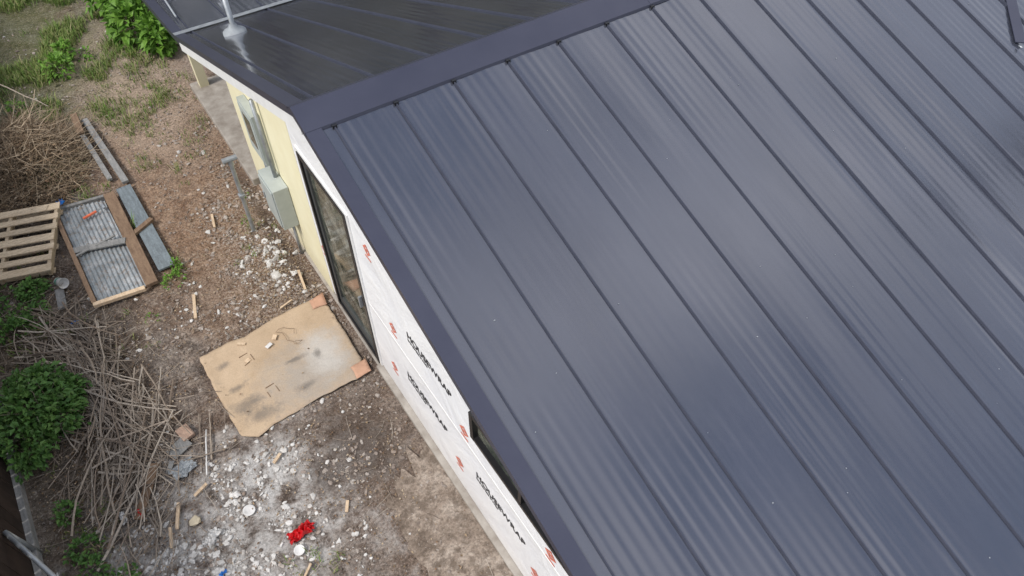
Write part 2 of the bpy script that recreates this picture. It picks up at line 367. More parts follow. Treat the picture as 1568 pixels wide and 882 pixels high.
def gablewall(b,ya,yb,z0,x0=1.4,x1=1.52,top=None):
    ys=[ya,yb]
    if ya<RY<yb: ys=[ya,RY,yb]
    def tz(y): return top if top is not None else ((zn(y) if y<=RY else zf(y))-.062)
    m=len(ys); vs=[(x,y,z) for x in (x0,x1) for y in ys for z in (z0,tz(y))]
    fs=[]
    for i in range(m-1):
        a=2*i; fs.append((a,a+1,a+3,a+2)[::-1]); c=2*m+2*i; fs.append((c,c+1,c+3,c+2)); fs.append((a+1,a+3,c+3,c+1)); fs.append((a,a+2,c+2,c)[::-1])
    fs.append((0,1,2*m+1,2*m)); fs.append((2*m-2,2*m-1,4*m-1,4*m-2)[::-1])
    b.add(vs,fs)
DY0,DY1,DZ0,DZ1=4.79,5.88,.05,2.38
WY0,WY1,WZ0,WZ1=1.15,2.68,1.55,1.95
b=new(M_wrap)
gablewall(b,-1.0,WY0,.06); gablewall(b,WY0,WY1,.06,top=WZ0); gablewall(b,WY0,WY1,WZ1); gablewall(b,WY1,DY0,.06)
gablewall(b,DY0,DY1,DZ1); gablewall(b,DY1,6.06,.06)
b.obj("house_wrap_wall",H)
b=new(M_white)
b.rbox(1.3965,1.4,-1,DY0-.06,1.15,1.21)
b.obj("wrap_seam_tape",H)
b=new(M_cream); gablewall(b,6.06,8.5,.02,1.395,1.52)
b.rbox(1.52,RX1-.4,8.38,8.5,0,2.2)
b.obj("cream_wall",H)
b=new(M_wrap); b.rbox(1.52,RX1-.4,-1.0,-.88,0,2.1); gablewall(b,-1.0,8.5,0,RX1-.52,RX1-.4); b.obj("rear_walls",H)
b=new(M_conc); b.rbox(1.33,1.56,-1.02,4.78,-.1,.052); b.rbox(1.36,1.56,4.78,8.5,-.1,.018); b.obj("foundation_ledge",H,bevel=.008)
b=new(M_conc); b.rbox(1.30,7,8.52,11.3,-.1,.11); b.obj("porch_slab",H,bevel=.01)
b=new(M_cream)
for y in (11.15,): b.rbox(1.42,1.56,y-.07,y+.07,.11,zp(y)-.22)
b.rbox(1.42,1.56,8.6,11.22,1.72,1.82); b.obj("porch_post_and_beam",H)

b=new(M_blackf)
fx0,fx1=1.375,1.46
b.rbox(fx0,fx1,DY0,DY0+.055,DZ0,DZ1); b.rbox(fx0,fx1,DY1-.055,DY1,DZ0,DZ1)
b.rbox(fx0+.002,fx1,DY0+.055,DY1-.055,DZ1-.055,DZ1); b.rbox(fx0+.002,fx1,DY0+.055,DY1-.055,DZ0,DZ0+.06)
b.mat(M_sash)
b.rbox(fx0+.022,fx1-.002,DY0+.055,DY0+.12,DZ0+.06,DZ1-.055); b.rbox(fx0+.022,fx1-.002,DY1-.12,DY1-.055,DZ0+.06,DZ1-.055)
b.rbox(fx0+.024,fx1-.002,DY0+.12,DY1-.12,DZ0+.06,DZ0+.18); b.rbox(fx0+.024,fx1-.002,DY0+.12,DY1-.12,DZ1-.12,DZ1-.055)
b.mat(M_white); b.rbox(1.386,1.4,DY0-.05,DY0-.001,DZ0,DZ1+.04); b.rbox(1.386,1.4,DY1+.001,DY1+.05,DZ0,DZ1+.04); b.rbox(1.3865,1.4,DY0-.001,DY1+.001,DZ1+.001,DZ1+.04)
b.mat(M_glass); b.rbox(1.42,1.43,DY0+.11,DY1-.11,DZ0+.17,DZ1-.11)
b.mat(M_galv); b.rbox(1.345,1.396,DY0+.08,DY0+.10,1.0,1.16)
b.obj("glass_door",H)
b=new(M_blackf)
b.rbox(1.37,1.46,WY0,WY0+.05,WZ0,WZ1); b.rbox(1.37,1.46,WY1-.05,WY1,WZ0,WZ1)
b.rbox(1.372,1.46,WY0+.05,WY1-.05,WZ0,WZ0+.045); b.rbox(1.372,1.46,WY0+.05,WY1-.05,WZ1-.045,WZ1)
b.rbox(1.374,1.46,1.94,1.98,WZ0+.045,WZ1-.045)
b.mat(M_glass); b.rbox(1.42,1.43,WY0+.04,WY1-.04,WZ0+.04,WZ1-.04)
b.obj("clerestory_window",H)
def text(s,y,z,size,mat):
    cu=bpy.data.curves.new("wrap_lettering",'FONT'); cu.body=s; cu.size=size; cu.offset=.003
    o=bpy.data.objects.new("wrap_lettering",cu); COL.objects.link(o); o.parent=H
    R=Matrix(((0,0,-1),(-1,0,0),(0,1,0))).to_4x4()
    o.matrix_world=Matrix.Translation((1.3955,y,z))@R; cu.materials.append(mat)
for kx in range(-1,3):
    for (y,z) in ((3.80,1.66),(3.98,.80)):
        yy=y-1.30*kx
        if yy-.75<DY0-.02 and yy>0 and yy<4.7 and not(z>1.5 and yy<3.5): text("HOUSEWRAP",yy,z,.13,M_text); text("breathable barrier",yy,z-.055,.05,M_text)
b=new(M_logo)
for (y,z) in ((4.42,2.25),(4.14,1.42),(4.33,.54),(2.84,1.38),(3.0,.55),(1.56,1.36),(1.73,.54),(5.95,.9),(3.1,2.27)):
    s_,x_=.075,1.3950
    pts=[(y+s_,z),(y,z+s_),(y-s_,z),(y,z-s_)]
    q=[(y+s_*.55,z),(y,z+s_*.55),(y-s_*.55,z),(y,z-s_*.55)]
    vs=[(x_,p[0],p[1]) for p in pts+q]; b.add(vs,[(i,(i+1)%4,4+(i+1)%4,4+i) for i in range(4)])
    b.box((x_,y,z),(.001,.05,.02)); b.box((x_,y-.0,z-s_-.03),(.001,.12,.018))
b.obj("wrap_logo_prints",H)
b=new(M_boxgrey); b.rbox(1.20,1.39,6.80,7.28,.60,1.22); b.rbox(1.185,1.20,6.83,7.25,.63,1.19); b.mat(M_galv); b.rbox(1.17,1.185,7.2,7.23,.85,.95)
b.obj("electric_meter_box",H,bevel=.006)
b=new(M_boxgrey); b.rbox(1.30,1.39,7.15,7.62,1.32,2.02); b.rbox(1.29,1.30,7.18,7.59,1.35,1.99); b.mat(M_glass); b.rbox(1.286,1.29,7.26,7.50,1.5,1.9)
b.obj("breaker_panel",H,bevel=.006)
b=new(M_galv); b.tube([(1.34,7.05,1.22),(1.34,7.05,2.3)],.025,8); b.tube([(1.34,6.93,.6),(1.34,6.93,.0)],.02,8); b.tube([(1.34,7.4,1.32),(1.34,7.4,.9),(1.34,7.28,.9)],.018,8)
b.obj("electrical_conduit",H,smooth=True)
def vent(x,y,z,hh,r=.028):
    b=new(M_rubber); b.lathe([(.13,-.05),(.125,.0),(.075,.025),(r+.02,.06),(r+.006,.10)],(x,y,z)); b.mat(M_galv)
    b.lathe([(r,-.1),(r,hh),(r-.005,hh),(r-.005,hh-.15),(0,hh-.16)],(x,y,z),16); b.obj("vent_pipe",H,smooth=True)
vent(1.53,7.72,zf(7.72)+.02,.42); vent(1.95,10.2,zp(10.2)+.02,.3)
b=new(M_rubber); b.tube([(1.2,9.2,zp(9.2)+.05),(1.25,10.1,zp(10.1)+.06),(1.7,10.9,zp(10.9)+.05),(2.3,11.3,zp(11.3)+.05)],.012,6); b.obj("roof_cable",H,smooth=True)

# ------------------------------------------------------------ slab, post, fence
b=new(M_slab); N=60
L=[(0.66+.07*noise.noise(Vector((i*.37,0,0)))+.03*noise.noise(Vector((i*1.3,0,5))), .2+3.05*i/N) for i in range(N+1)]
far=[(.66+.67*i/24, 3.30+.35*noise.noise(Vector((i*.33,4,0)))+.08*noise.noise(Vector((i*1.4,4,0)))+.35*i/24) for i in range(1,25)]
poly=L+far+[(1.33,.2)]
b.v=[(x,y,.016) for x,y in poly]+[(x,y,-.05) for x,y in poly]; n=len(poly)
b.f=[tuple(range(n))[::-1]]+[(i,(i+1)%n,n+(i+1)%n,n+i) for i in range(n)]; b.mi=[0]*len(b.f)
b.obj("concrete_path")
b=new(M_galv); b.tube([(.97,7.69,-.05),(1.0,7.70,1.18)],.026,10); b.tube([(.91,7.70,1.19),(1.09,7.70,1.19)],.036,10); b.tube([(1.0,7.70,1.1),(1.0,7.70,1.2)],.034,10)
b.box((.985,7.69,.62),(.075,.075,.03)); b.obj("steel_pipe_post")
b=new(M_fence)
y=.2
while y<17: b.box((-2.37+rg(0,.004),y+.07,.95+rg(0,.01)),(.02,.135,1.78)); y+=.145
b.mat(M_greyw); b.rbox(-2.357,-2.30,.2,17,.02,.13); b.mat(M_fence); b.rbox(-2.44,-2.385,.2,17,.5,.59); b.rbox(-2.44,-2.385,.2,17,1.4,1.49)
b.obj("board_fence")
b=new(M_galv); b.tube([(-2.33,4.62,.62),(-2.05,3.95,.58)],.022,8); b.tube([(-2.05,3.95,.58),(-2.03,3.9,0)],.022,8); b.tube([(-2.33,4.62,.62),(-2.31,4.66,0)],.022,8); b.obj("pipe_rail",smooth=True)

# ------------------------------------------------------------ pallet & sheet stuff
b=new(M_pallet); ang=math.atan2(-.30,.954); cx,cy=-1.80,9.02
M=Matrix.Translation((cx,cy,.05))@Matrix.Rotation(ang,4,'Z')@Matrix.Rotation(.03,4,'X')
def pb(c,d,rz=0):
    c2=M@Vector(c); b.box(c2,d,ang+rz,.03)
for i in range(7): pb((rg(0,.01),-.56+i*1.12/6,.118),(1.2,.095 if i%3 else .12,.018),rg(0,.008))
for xx in (-.56,0,.56): pb((xx,0,.065),(.04,1.2,.09))
for yy in (-.52,-.1,.3,.55): pb((0,yy,.012),(1.2,.09,.016))
b.obj("wooden_pallet")
b=new(M_corr); pa=[Vector((-1.13,9.42,.05)),Vector((-1.07,7.50,.05)),Vector((-.50,7.43,.05)),Vector((-.54,9.30,.05))]
nu,nv=88,30
for j in range(nv+1):
    for i in range(nu+1):
        u=i/nu;v=j/nv; p=pa[0].lerp(pa[3],u).lerp(pa[1].lerp(pa[2],u),v)
        b.v.append((p.x,p.y,p.z+.010*math.sin(u*2*math.pi*11)+.03*noise.noise(Vector((p.x*2,p.y*2,1)))+.015))
b.f=[(j*(nu+1)+i,j*(nu+1)+i+1,(j+1)*(nu+1)+i+1,(j+1)*(nu+1)+i)[::-1] for j in range(nv) for i in range(nu)]; b.mi=[0]*len(b.f)
E=empty("corrugated_metal_panel"); b.obj("sheet",E,smooth=True)
b=new(M_brownw); b.board((-.45,9.36,.09),(-.43,7.38,.09),.15,.05)
b.mat(M_brownw); b.board((-1.16,9.5,.08),(-1.10,7.46,.08),.055,.07); b.mat(M_newwood); b.board((-1.12,7.44,.085),(-.52,7.37,.085),.06,.05)
b.mat(M_greyw); b.board((-1.12,8.50,.10),(-.50,8.30,.115),.10,.025); b.board((-1.14,8.38,.10),(-.6,8.46,.125),.03,.02); b.board((-1.15,9.44,.08),(-.52,9.36,.08),.05,.05)
b.obj("timber_frame",E,bevel=.004)
b=new(M_bluew); b.board((-.25,9.45,.05),(-.20,7.60,.05),.20,.03); b.mat(M_greyw); b.board((-.33,11.35,.05),(-.19,9.5,.08),.09,.04); b.board((-.47,11.3,.08),(-.36,9.7,.06),.07,.04)
b.mat(M_brownw); b.board((-.38,8.40,.085),(-.10,8.55,.085),.07,.04); b.board((-.44,11.5,.10),(-.45,10.9,.14),.10,.04)
b.obj("scrap_boards",bevel=.003)
b=new(M_greyw); b.board((-1.42,8.0,.03),(-1.45,7.65,.03),.10,.03); b.obj("scrap_board",bevel=.003)

# ------------------------------------------------------------ cardboard
def sheet(name,poly,mat,z=.02,amp=.018,cuts=5,seed=0):
    bm=bmesh.new(); vs=[bm.verts.new((x,y,z)) for x,y in poly]; bm.faces.new(vs)
    bmesh.ops.triangulate(bm,faces=bm.faces[:])
    for _ in range(cuts): bmesh.ops.subdivide_edges(bm,edges=[e for e in bm.edges if e.calc_length()>.06],cuts=1); bmesh.ops.triangulate(bm,faces=bm.faces[:])
    for v in bm.verts:
        x,y=v.co.x,v.co.y; v.co.z=z+.016+amp*noise.noise(Vector((x*2.2,y*2.2,seed)))+amp*.3*noise.noise(Vector((x*9,y*9,seed)))
        v.co.x+=.014*noise.noise(Vector((x*10,y*10,1))); v.co.y+=.014*noise.noise(Vector((x*10,y*10,9)))
    bmesh.ops.recalc_face_normals(bm,faces=bm.faces[:])
    me=bpy.data.meshes.new(name); bm.to_mesh(me); bm.free(); me.materials.append(mat)
    for p in me.polygons: p.use_smooth=True
    o=bpy.data.objects.new(name,me); COL.objects.link(o)
    s=o.modifiers.new('s','SOLIDIFY'); s.thickness=.006; s.offset=0
    return o
EC=empty("cardboard_sheet")
o=sheet("main_sheet",[(-.31,6.02),(.05,6.04),(.22,6.0),(.6,6.08),(1.12,6.11),(1.25,5.90),(1.24,4.98),(1.09,4.75),(.6,4.76),(.08,4.72),(-.12,4.66),(-.27,4.78),(-.28,4.98),(-.31,5.5)],M_card,.02); o.parent=EC
o=sheet("torn_flap",[(1.08,6.09),(1.27,6.13),(1.25,5.93),(1.07,5.95)],M_flap,.032,.02,3); o.parent=EC
o=sheet("torn_flap_2",[(1.08,4.93),(1.27,4.95),(1.25,4.76),(1.08,4.75)],M_flap,.032,.02,3); o.parent=EC
b=new(simple("cardboard_cut_line",(.27,.19,.12),(.18,.12,.08)))
for (x,y,w,l,a) in ((.12,5.76,.10,.006,.1),(.20,5.68,.006,.10,.1),(.12,5.62,.07,.006,.3),(.22,5.2,.10,.006,.1),(.28,5.12,.006,.09,.1),(.17,5.1,.006,.08,.1)):
    b.box((x,y,.041+.018*noise.noise(Vector((x*2.2,y*2.2,0)))),(w,l,.012),a)
b.mat(M_newwood); b.box((.14,5.66,.052),(.06,.05,.006),.3)
b.obj("handle_cuts",EC)
b=new(M_wplast); b.box((.42,5.72,.06),(.08,.045,.006),.4); b.mat(M_newwood); b.box((.16,5.92,.06),(.10,.03,.012),-.6); b.box((.52,5.80,.055),(.07,.05,.01),.9); b.obj("paper_scraps")
b=new(M_brownw); pts=[(.66+.12*math.cos(t*.55)*(.6+.4*math.sin(t*1.7)), 5.72+.16*math.sin(t*.43),.062) for t in range(0,14)]; b.tube(pts,.003,5); b.obj("wire_tie",smooth=True)

# ------------------------------------------------------------ gravel, rubble
def scatter(name,mat,clusters,rmin,rmax,pw=2.5,sq=.6,clump=0):
    b=new(mat)
    for (cx,cy,sx,sy,n,sc) in clusters:
        for _ in range(n):
            x=rg(cx,sx);y=rg(cy,sy)
            if x>1.33 or x<-2.28 or y<1.8 or y>17: continue
            if y<3.6 and x>.62 and rnd()<.6: continue
            if -.3<x<1.22 and 4.78<y<5.98: continue
            if -1.15<x<-.1 and 7.4<y<9.4 and rnd()<.85: continue
            if clump and noise.noise(Vector((x*2.7,y*2.7,11)))+.5*noise.noise(Vector((x*8,y*8,3)))<clump*ru(-.6,1): continue
            r=(rmin+(rmax-rmin)*rnd()**pw)*sc
            b.rock((x,y,max(gz(x,y),.016 if (x>.66 and y<3.4) else -1)+r*.10),r,sq)
    return b.obj(name)
def uni(n,sc,x0=-2.2,x1=1.33,y0=1.9,y1=15):
    return [(ru(x0,x1),ru(y0,y1),.05,.05,1,sc) for _ in range(n)]
scatter("gravel",M_peb,uni(9000,.95)+[(.9,7.4,.35,1.2,4800,1.1),(.2,6.7,.7,.5,1800,1.1),(.6,4.2,.5,.7,2000,.95),(1.1,9.5,.15,1.5,900,1.1),(-.9,4,.6,.7,1900,1)],.004,.032,3.4,clump=.22)
scatter("plaster_rubble",M_wpeb,[(-.95,3.75,.5,.45,2800,.95),(-.4,4.2,.45,.35,900,.85),(1.02,7.1,.2,.5,650,1.05),(1.10,6.95,.13,.25,170,1.8),(.55,6.7,.4,.25,260,1.0),(-.3,7.0,.6,.4,140,.9),(-.65,9.35,.12,.09,110,1.3),(.9,8.6,.3,.8,100,1.0),(.1,3.2,.35,.4,260,.8)]+uni(320,.85),.004,.044,3.8,clump=.40)
b=new(M_dleaf)
for (cx,cy,sx,sy,n) in ((1.1,9.2,.2,2.0,1300),(.4,7,.9,1.5,1500),(-1.5,7,.5,1.5,1600),(-.5,12,1,2,900),(.5,3.5,.6,1,700),(-1.5,5.2,.5,1,1200),(.9,6.6,.3,.6,1100)):
    for _ in range(n):
        x=rg(cx,sx);y=rg(cy,sy)
        if x>1.32 or x<-2.28 or y<1.8: continue
        if -.3<x<1.22 and 4.78<y<5.98 and rnd()<.96: continue
        a=ru(0,6.3); b.leaf((x,y,gz(x,y)+ru(.004,.02)+(.03 if (-.3<x<1.22 and 4.78<y<5.98) else 0)),(math.cos(a),math.sin(a),ru(-.1,.3)),(rg(0,.3),rg(0,.3),1),ru(.012,.042),ru(.008,.022),.2)
b.obj("leaf_litter")

# ------------------------------------------------------------ sticks
b=new(M_stick)
for _ in range(340):
    t=rnd(); cx=-1.60+.50*t+rg(0,.19); cy=7.3-2.2*t+rg(0,.28)
    L=ru(.3,1.2); a=math.radians(rg(-68,30)); z=gz(cx,cy)+abs(rg(0,.08))+.01
    dx,dy=math.cos(a)*L/2,math.sin(a)*L/2; r=ru(.003,.013)
    b.stick((cx-dx,cy-dy,z+rg(0,.03)),(cx+dx,cy+dy,max(.01,z+rg(0,.05))),r,r*.5,.05)
for _ in range(130):
    t=rnd(); cx=-1.65+.4*t+rg(0,.14); cy=5.5-1.4*t+rg(0,.25)
    L=ru(.2,.9); a=math.radians(rg(55,26)); z=gz(cx,cy)+abs(rg(0,.05))+.01
    dx,dy=math.cos(a)*L/2,math.sin(a)*L/2; r=ru(.002,.010)
    b.stick((cx-dx,cy-dy,z+rg(0,.03)),(cx+dx,cy+dy,max(.01,z+rg(0,.05))),r,r*.5,.05)
for _ in range(500):
    cx=rg(-1.55,.4);cy=rg(6.2,1.3); L=ru(.1,.5);a=ru(0,3.14);z=gz(cx,cy)+abs(rg(0,.03))+.006
    if cx<-2.2: continue
    dx,dy=math.cos(a)*L/2,math.sin(a)*L/2; r=ru(.0015,.005); b.stick((cx-dx,cy-dy,z),(cx+dx,cy+dy,z+rg(0,.02)),r,r*.6,.06)
for (p,q,r) in [((-1.89,4.15,.05),(-.76,5.45,.10),.014),((-1.75,4.3,.07),(-1.0,5.6,.12),.011),((-1.35,5.0,.06),(-.95,6.2,.14),.012),((-1.6,4.6,.08),(-1.2,6.5,.16),.012),((-1.5,5.6,.1),(-1.15,7.2,.12),.010),((-1.8,6.9,.1),(-1.0,6.0,.15),.010),((-1.9,4.9,.04),(-1.1,4.7,.08),.009),((-.95,5.4,.03),(-.72,6.1,.05),.008),((-.62,4.7,.02),(-.45,5.25,.03),.010),((-1.4,12.9,.4),(-.7,11.6,.3),.012),((-1.7,7.6,.1),(-1.2,6.0,.15),.014),((-1.5,7.4,.1),(-1.0,5.9,.15),.012),((-2.0,4.6,.1),(-1.3,5.6,.15),.012)]:
    b.stick(p,q,r,r*.6,.035,6,7)
b.obj("stick_pile")
b=new(M_stick)
for _ in range(420):
    x=ru(-2.1,1.25);y=ru(2,13);L=ru(.04,.3);a=ru(0,6.3)
    if -.3<x<1.22 and 4.78<y<5.98: continue
    r=ru(.0015,.004); z=gz(x,y)+r+.004; b.stick((x,y,z),(x+math.cos(a)*L,y+math.sin(a)*L,z+ru(0,.02)),r,r*.6,.06,4,3)
b.obj("scattered_twigs")
b=new(M_straw)
for _ in range(2800):
    a=ru(0,6.3);q=rnd()**.6; x=-1.22+.72*q*math.cos(a);y=10.75+1.15*q*math.sin(a); hh=.48*(1-q*q)
    z=ru(.0,1)*hh+.02; L=ru(.12,.6); d=Vector((rg(0,1),rg(0,1),rg(.1,.45))).normalized()*L
    r=ru(.002,.0065); b.stick((x,y,z),(x+d.x,y+d.y,max(.01,z+d.z)),r,r*.4,.09,3,3)
b.mat(M_dleaf)
for _ in range(2500):
    a=ru(0,6.3);q=rnd()**.6; x=-1.22+.75*q*math.cos(a);y=10.7+1.2*q*math.sin(a); z=ru(.3,1)*.45*(1-q*q)+.02
    b.leaf((x,y,z),(rg(0,1),rg(0,1),rg(0,.5)),(rg(0,.5),rg(0,.5),1),ru(.02,.07),ru(.008,.03))
b.obj("dead_brush_pile")

# ------------------------------------------------------------ vegetation
def bush(name,blobs,n,mat,Ls,twigs=60):
    b=new(M_stick)
    for _ in range(twigs):
        c,r=random.choice(blobs); p=Vector((c[0]+rg(0,.1),c[1]+rg(0,.1),0)); q=Vector(c)+Vector((rg(0,.5)*r[0],rg(0,.5)*r[1],rg(.3,.4)*r[2]))
        b.stick(p,q,.005,.002,.08,4,3)
    b.mat(mat)
    for _ in range(n):
        c,r=random.choice(blobs); d=Vector((rg(0,1),rg(0,1),rg(.25,1))).normalized(); q=ru(.55,1.0)*(1+.32*noise.noise(Vector((d.x*3+c[0],d.y*3+c[1],d.z*3))))
        if rnd()<.06: q*=ru(1.1,1.4)
        p=Vector((c[0]+d.x*r[0]*q,c[1]+d.y*r[1]*q,c[2]+d.z*r[2]*q))
        if p.z<.01: continue
        if noise.noise(p*7)<-.20: continue
        dd=(d+Vector((rg(0,.6),rg(0,.6),rg(-.2,.5)))); L=ru(*Ls); b.leaf(p,dd,(rg(0,.4),rg(0,.4),1),L,L*ru(.5,.75))
    return b.obj(name)
bush("leafy_bush",[((-2.0,6.15,.25),(.36,.36,.28)),((-1.76,6.02,.22),(.22,.28,.22)),((-2.15,5.85,.2),(.28,.35,.25)),((-1.9,6.5,.2),(.3,.2,.22)),((-1.68,6.30,.12),(.2,.2,.16))],5500,M_leafg,(.04,.09),90)
bush("weed_clump",[((-1.95,7.9,.08),(.28,.4,.12)),((-2.1,7.6,.10),(.25,.2,.12)),((-1.7,8.15,.05),(.2,.15,.1)),((-1.75,7.7,.05),(.15,.2,.08))],1700,M_leafg,(.035,.07),10)
bush("weed_clump",[((-2.0,4.9,.06),(.10,.14,.08)),((-1.95,4.45,.05),(.16,.12,.07)),((-1.8,3.95,.05),(.25,.15,.07)),((-1.95,4.2,.05),(.15,.2,.07))],900,M_leafg,(.03,.06),6)
bush("weed_clump",[((-.20,7.35,.05),(.14,.12,.08)),((-.1,7.6,.04),(.06,.15,.06))],300,M_bright,(.03,.05),3)
bush("weed_clump",[((.95,7.85,.03),(.08,.12,.05)),((1.1,8.4,.03),(.06,.10,.05)),((-.6,6.9,.03),(.1,.1,.05))],130,M_bright,(.02,.04),3)
bush("broadleaf_weed",[((1.0,13.3,.3),(.35,.5,.38)),((.95,14.5,.35),(.4,.6,.4)),((1.25,12.7,.25),(.22,.35,.28)),((1.6,14.0,.35),(.5,.8,.4))],2300,M_bright,(.10,.21),40)
bush("broadleaf_weed",[((-.35,12.9,.15),(.22,.25,.18)),((-.15,13.4,.12),(.15,.2,.14))],330,M_bright,(.06,.12),8)
bush("broadleaf_weed",[((-1.15,12.2,.08),(.12,.15,.1)),((.12,13.2,.06),(.1,.12,.08))],130,M_bright,(.05,.09),3)
b=new(M_grass)
def tuft(x,y,n,h,sp):
    for _ in range(n):
        a=ru(0,6.3);px,py=x+rg(0,sp),y+rg(0,sp);hh=h*ru(.4,1.1);le=hh*ru(.2,.9);w=ru(.002,.005)*(1+h*2)
        dx,dy=math.cos(a),math.sin(a); z=gz(px,py)-.003
        b.add([(px-dy*w,py+dx*w,z),(px+dy*w,py-dx*w,z),(px+dx*le*.4-dy*w*.8,py+dy*le*.4+dx*w*.8,z+hh*.6),(px+dx*le*.4+dy*w*.8,py+dy*le*.4-dx*w*.8,z+hh*.6),(px+dx*le,py+dy*le,z+hh*.9)],[(0,1,3,2),(2,3,4)])
for _ in range(4600):
    x=rg(-.6,.9);y=rg(14.4,1.8)
    if noise.noise(Vector((x*1.6,y*1.1,4)))<.0 or x>1.7: continue
    tuft(x,y,random.randint(10,22),ru(.05,.20),.05)
for _ in range(700):
    x=ru(-1.0,1.2);y=ru(9.5,13.5)
    if noise.noise(Vector((x*1.7,y*1.2,9)))<.12: continue
    tuft(x,y,random.randint(5,12),ru(.03,.09),.05)
for (cx,cy,sx,sy,n) in ((-1.9,7.6,.25,.5,60),(-1.9,4.4,.2,.5,50),(.35,11.1,.25,.5,70),(-.15,7.5,.08,.15,10),(.9,7.6,.15,.5,12),(-.2,3.0,.15,.2,14),(-.9,6.7,.2,.2,8)):
    for _ in range(n): tuft(rg(cx,sx),rg(cy,sy),9,ru(.03,.10),.03)
b.obj("grass")
def tree(name,x,y,h,r,n=1700):
    b=new(M_bark); b.tube([(x,y,0),(x+.1,y,h*.35),(x+.05,y+.1,h*.6),(x,y,h*.85)],[.22,.16,.11,.04],8)
    cl=[]
    for i in range(16):
        a=ru(0,6.3);q=ru(.2,.85);zz=ru(.30,.97);c=Vector((x+math.cos(a)*r*q*(1.2-zz*.5),y+math.sin(a)*r*q*(1.2-zz*.5),h*zz)); cl.append((c,ru(.3,.5)*r))
        b.tube([(x+.06,y,h*(zz*.55)),tuple(c.lerp(Vector((x,y,h*zz*.8)),.4)),tuple(c)],[.07,.04,.015],5)
    b.mat(M_treeleaf)
    for _ in range(n):
        c,rr=random.choice(cl); d=Vector((rg(0,1),rg(0,1),rg(0,1))).normalized()*rr*rnd()**.4; d.z*=.8
        b.leaf(c+d,(rg(0,1),rg(0,1),rg(-.2,.6)),(rg(0,.6),rg(0,.6),1),ru(.25,.5),ru(.18,.35))
    return b.obj(name)
for (x,y,h,r) in [(-3,22,7,2.8),(1,21,7.5,3),(5,22,7.5,3),(9.5,21.5,8,3.2),(14,23,8,3.2),(19,22,8,3.2),(24,20,9,3.2),(20.5,-.7,13.8,1.8),(-9,20,7,2.6)]:  # out-of-view trees, added so the roof panels reflect something dark
    tree("reflection_tree",x,y,h,r)

# ------------------------------------------------------------ small litter
def crumple(name,mat,c,r,sq=.4,seed=0,sub=3):
    bm=bmesh.new(); bmesh.ops.create_icosphere(bm,subdivisions=sub,radius=1)
    for v in bm.verts:
        d=v.co.copy(); q=1+.75*noise.noise(d*2.1+Vector((seed,0,0)))+.6*abs(noise.noise(d*5+Vector((0,seed,0))))
        v.co=Vector((c[0]+d.x*q*r[0],c[1]+d.y*q*r[1],max(.004,c[2]+d.z*q*r[2])))
    me=bpy.data.meshes.new(name); bm.to_mesh(me); bm.free(); me.materials.append(mat); o=bpy.data.objects.new(name,me); COL.objects.link(o); return o
def film(name,mat,cx,cy,w,l,rot,amp,seed,z0=.02):
    b=new(mat); n=22
    for j in range(n+1):
        for i in range(n+1):
            u=i/n-.5;v=j/n-.5; k_=1+.5*noise.noise(Vector((math.cos(math.atan2(v,u))*1.8,math.sin(math.atan2(v,u))*1.8,seed)))
            x=u*w*k_;y=v*l*k_; X_=cx+x*math.cos(rot)-y*math.sin(rot)+.02*noise.noise(Vector((u*5,v*5,seed)));Y_=cy+x*math.sin(rot)+y*math.cos(rot)+.02*noise.noise(Vector((u*5,v*5,seed+4)))
            b.v.append((X_,Y_,z0+gz(X_,Y_)+amp*abs(noise.noise(Vector((u*4,v*4,seed+8))))*2+amp*.5*abs(noise.noise(Vector((u*10,v*10,seed+3))))))
    b.f=[(j*(n+1)+i,j*(n+1)+i+1,(j+1)*(n+1)+i+1,(j+1)*(n+1)+i) for j in range(n) for i in range(n)]; b.mi=[0]*len(b.f)
    return b.obj(name)
e=empty("crumpled_red_plastic")
film("film_1",M_red,-.17,3.45,.22,.11,.1,.05,1).parent=e; film("film_2",M_red,-.08,3.47,.12,.07,-.4,.03,2).parent=e; film("film_3",M_red,-.25,3.43,.08,.06,1.0,.03,6).parent=e
b=new(M_wplast); b.lathe([(.0,.004),(.042,.004),(.052,.02),(.050,.022),(.040,.010),(0,.010)],(-.24,3.30,gz(-.24,3.3)+.02),20,Matrix.Rotation(.2,3,'X')); b.obj("plastic_lid",smooth=True)
b=new(M_wplast); b.lathe([(.0,.012),(.045,.008),(.062,.026),(.057,.03),(.04,.014),(0,.016)],(-.50,3.95,gz(-.5,3.95)+.01),20,Matrix.Rotation(.15,3,'Y')); b.obj("plaster_bowl",smooth=True)
film("white_plastic_bag",M_wplast,-.90,3.88,.18,.12,.7,.06,4)
film("white_plastic_bag",M_wplast,-1.55,4.55,.05,.14,.1,.04,9)
crumple("foam_block",M_cyel,(-.98,4.13,.03),(.06,.045,.035),seed=2,sub=1)
crumple("foam_block",M_cyel,(-.30,2.95,.03),(.05,.06,.03),seed=12,sub=1)
film("blue_plastic_scrap",M_blue,-1.40,7.33,.10,.06,.2,.03,5)
film("blue_plastic_scrap",M_blue,-1.05,9.55,.09,.07,.2,.04,6,.09)
film("blue_plastic_scrap",M_blue,-.92,3.5,.06,.03,.2,.02,7)
film("red_plastic_scrap",M_red,-1.40,4.5,.05,.09,.3,.03,8)
b=new(M_orange); b.tube([(-.86,9.02,.12),(-.68,9.06,.125)],.018,8); b.mat(M_galv); b.tube([(-.68,9.06,.125),(-.60,9.10,.12)],.008,6); b.box((-.58,9.11,.12),(.03,.09,.03),.2); b.obj("hand_tool")
b=new(M_wplast); R=(Matrix.Rotation(.5,3,'Z')@Matrix.Rotation(math.radians(75),3,'X'))
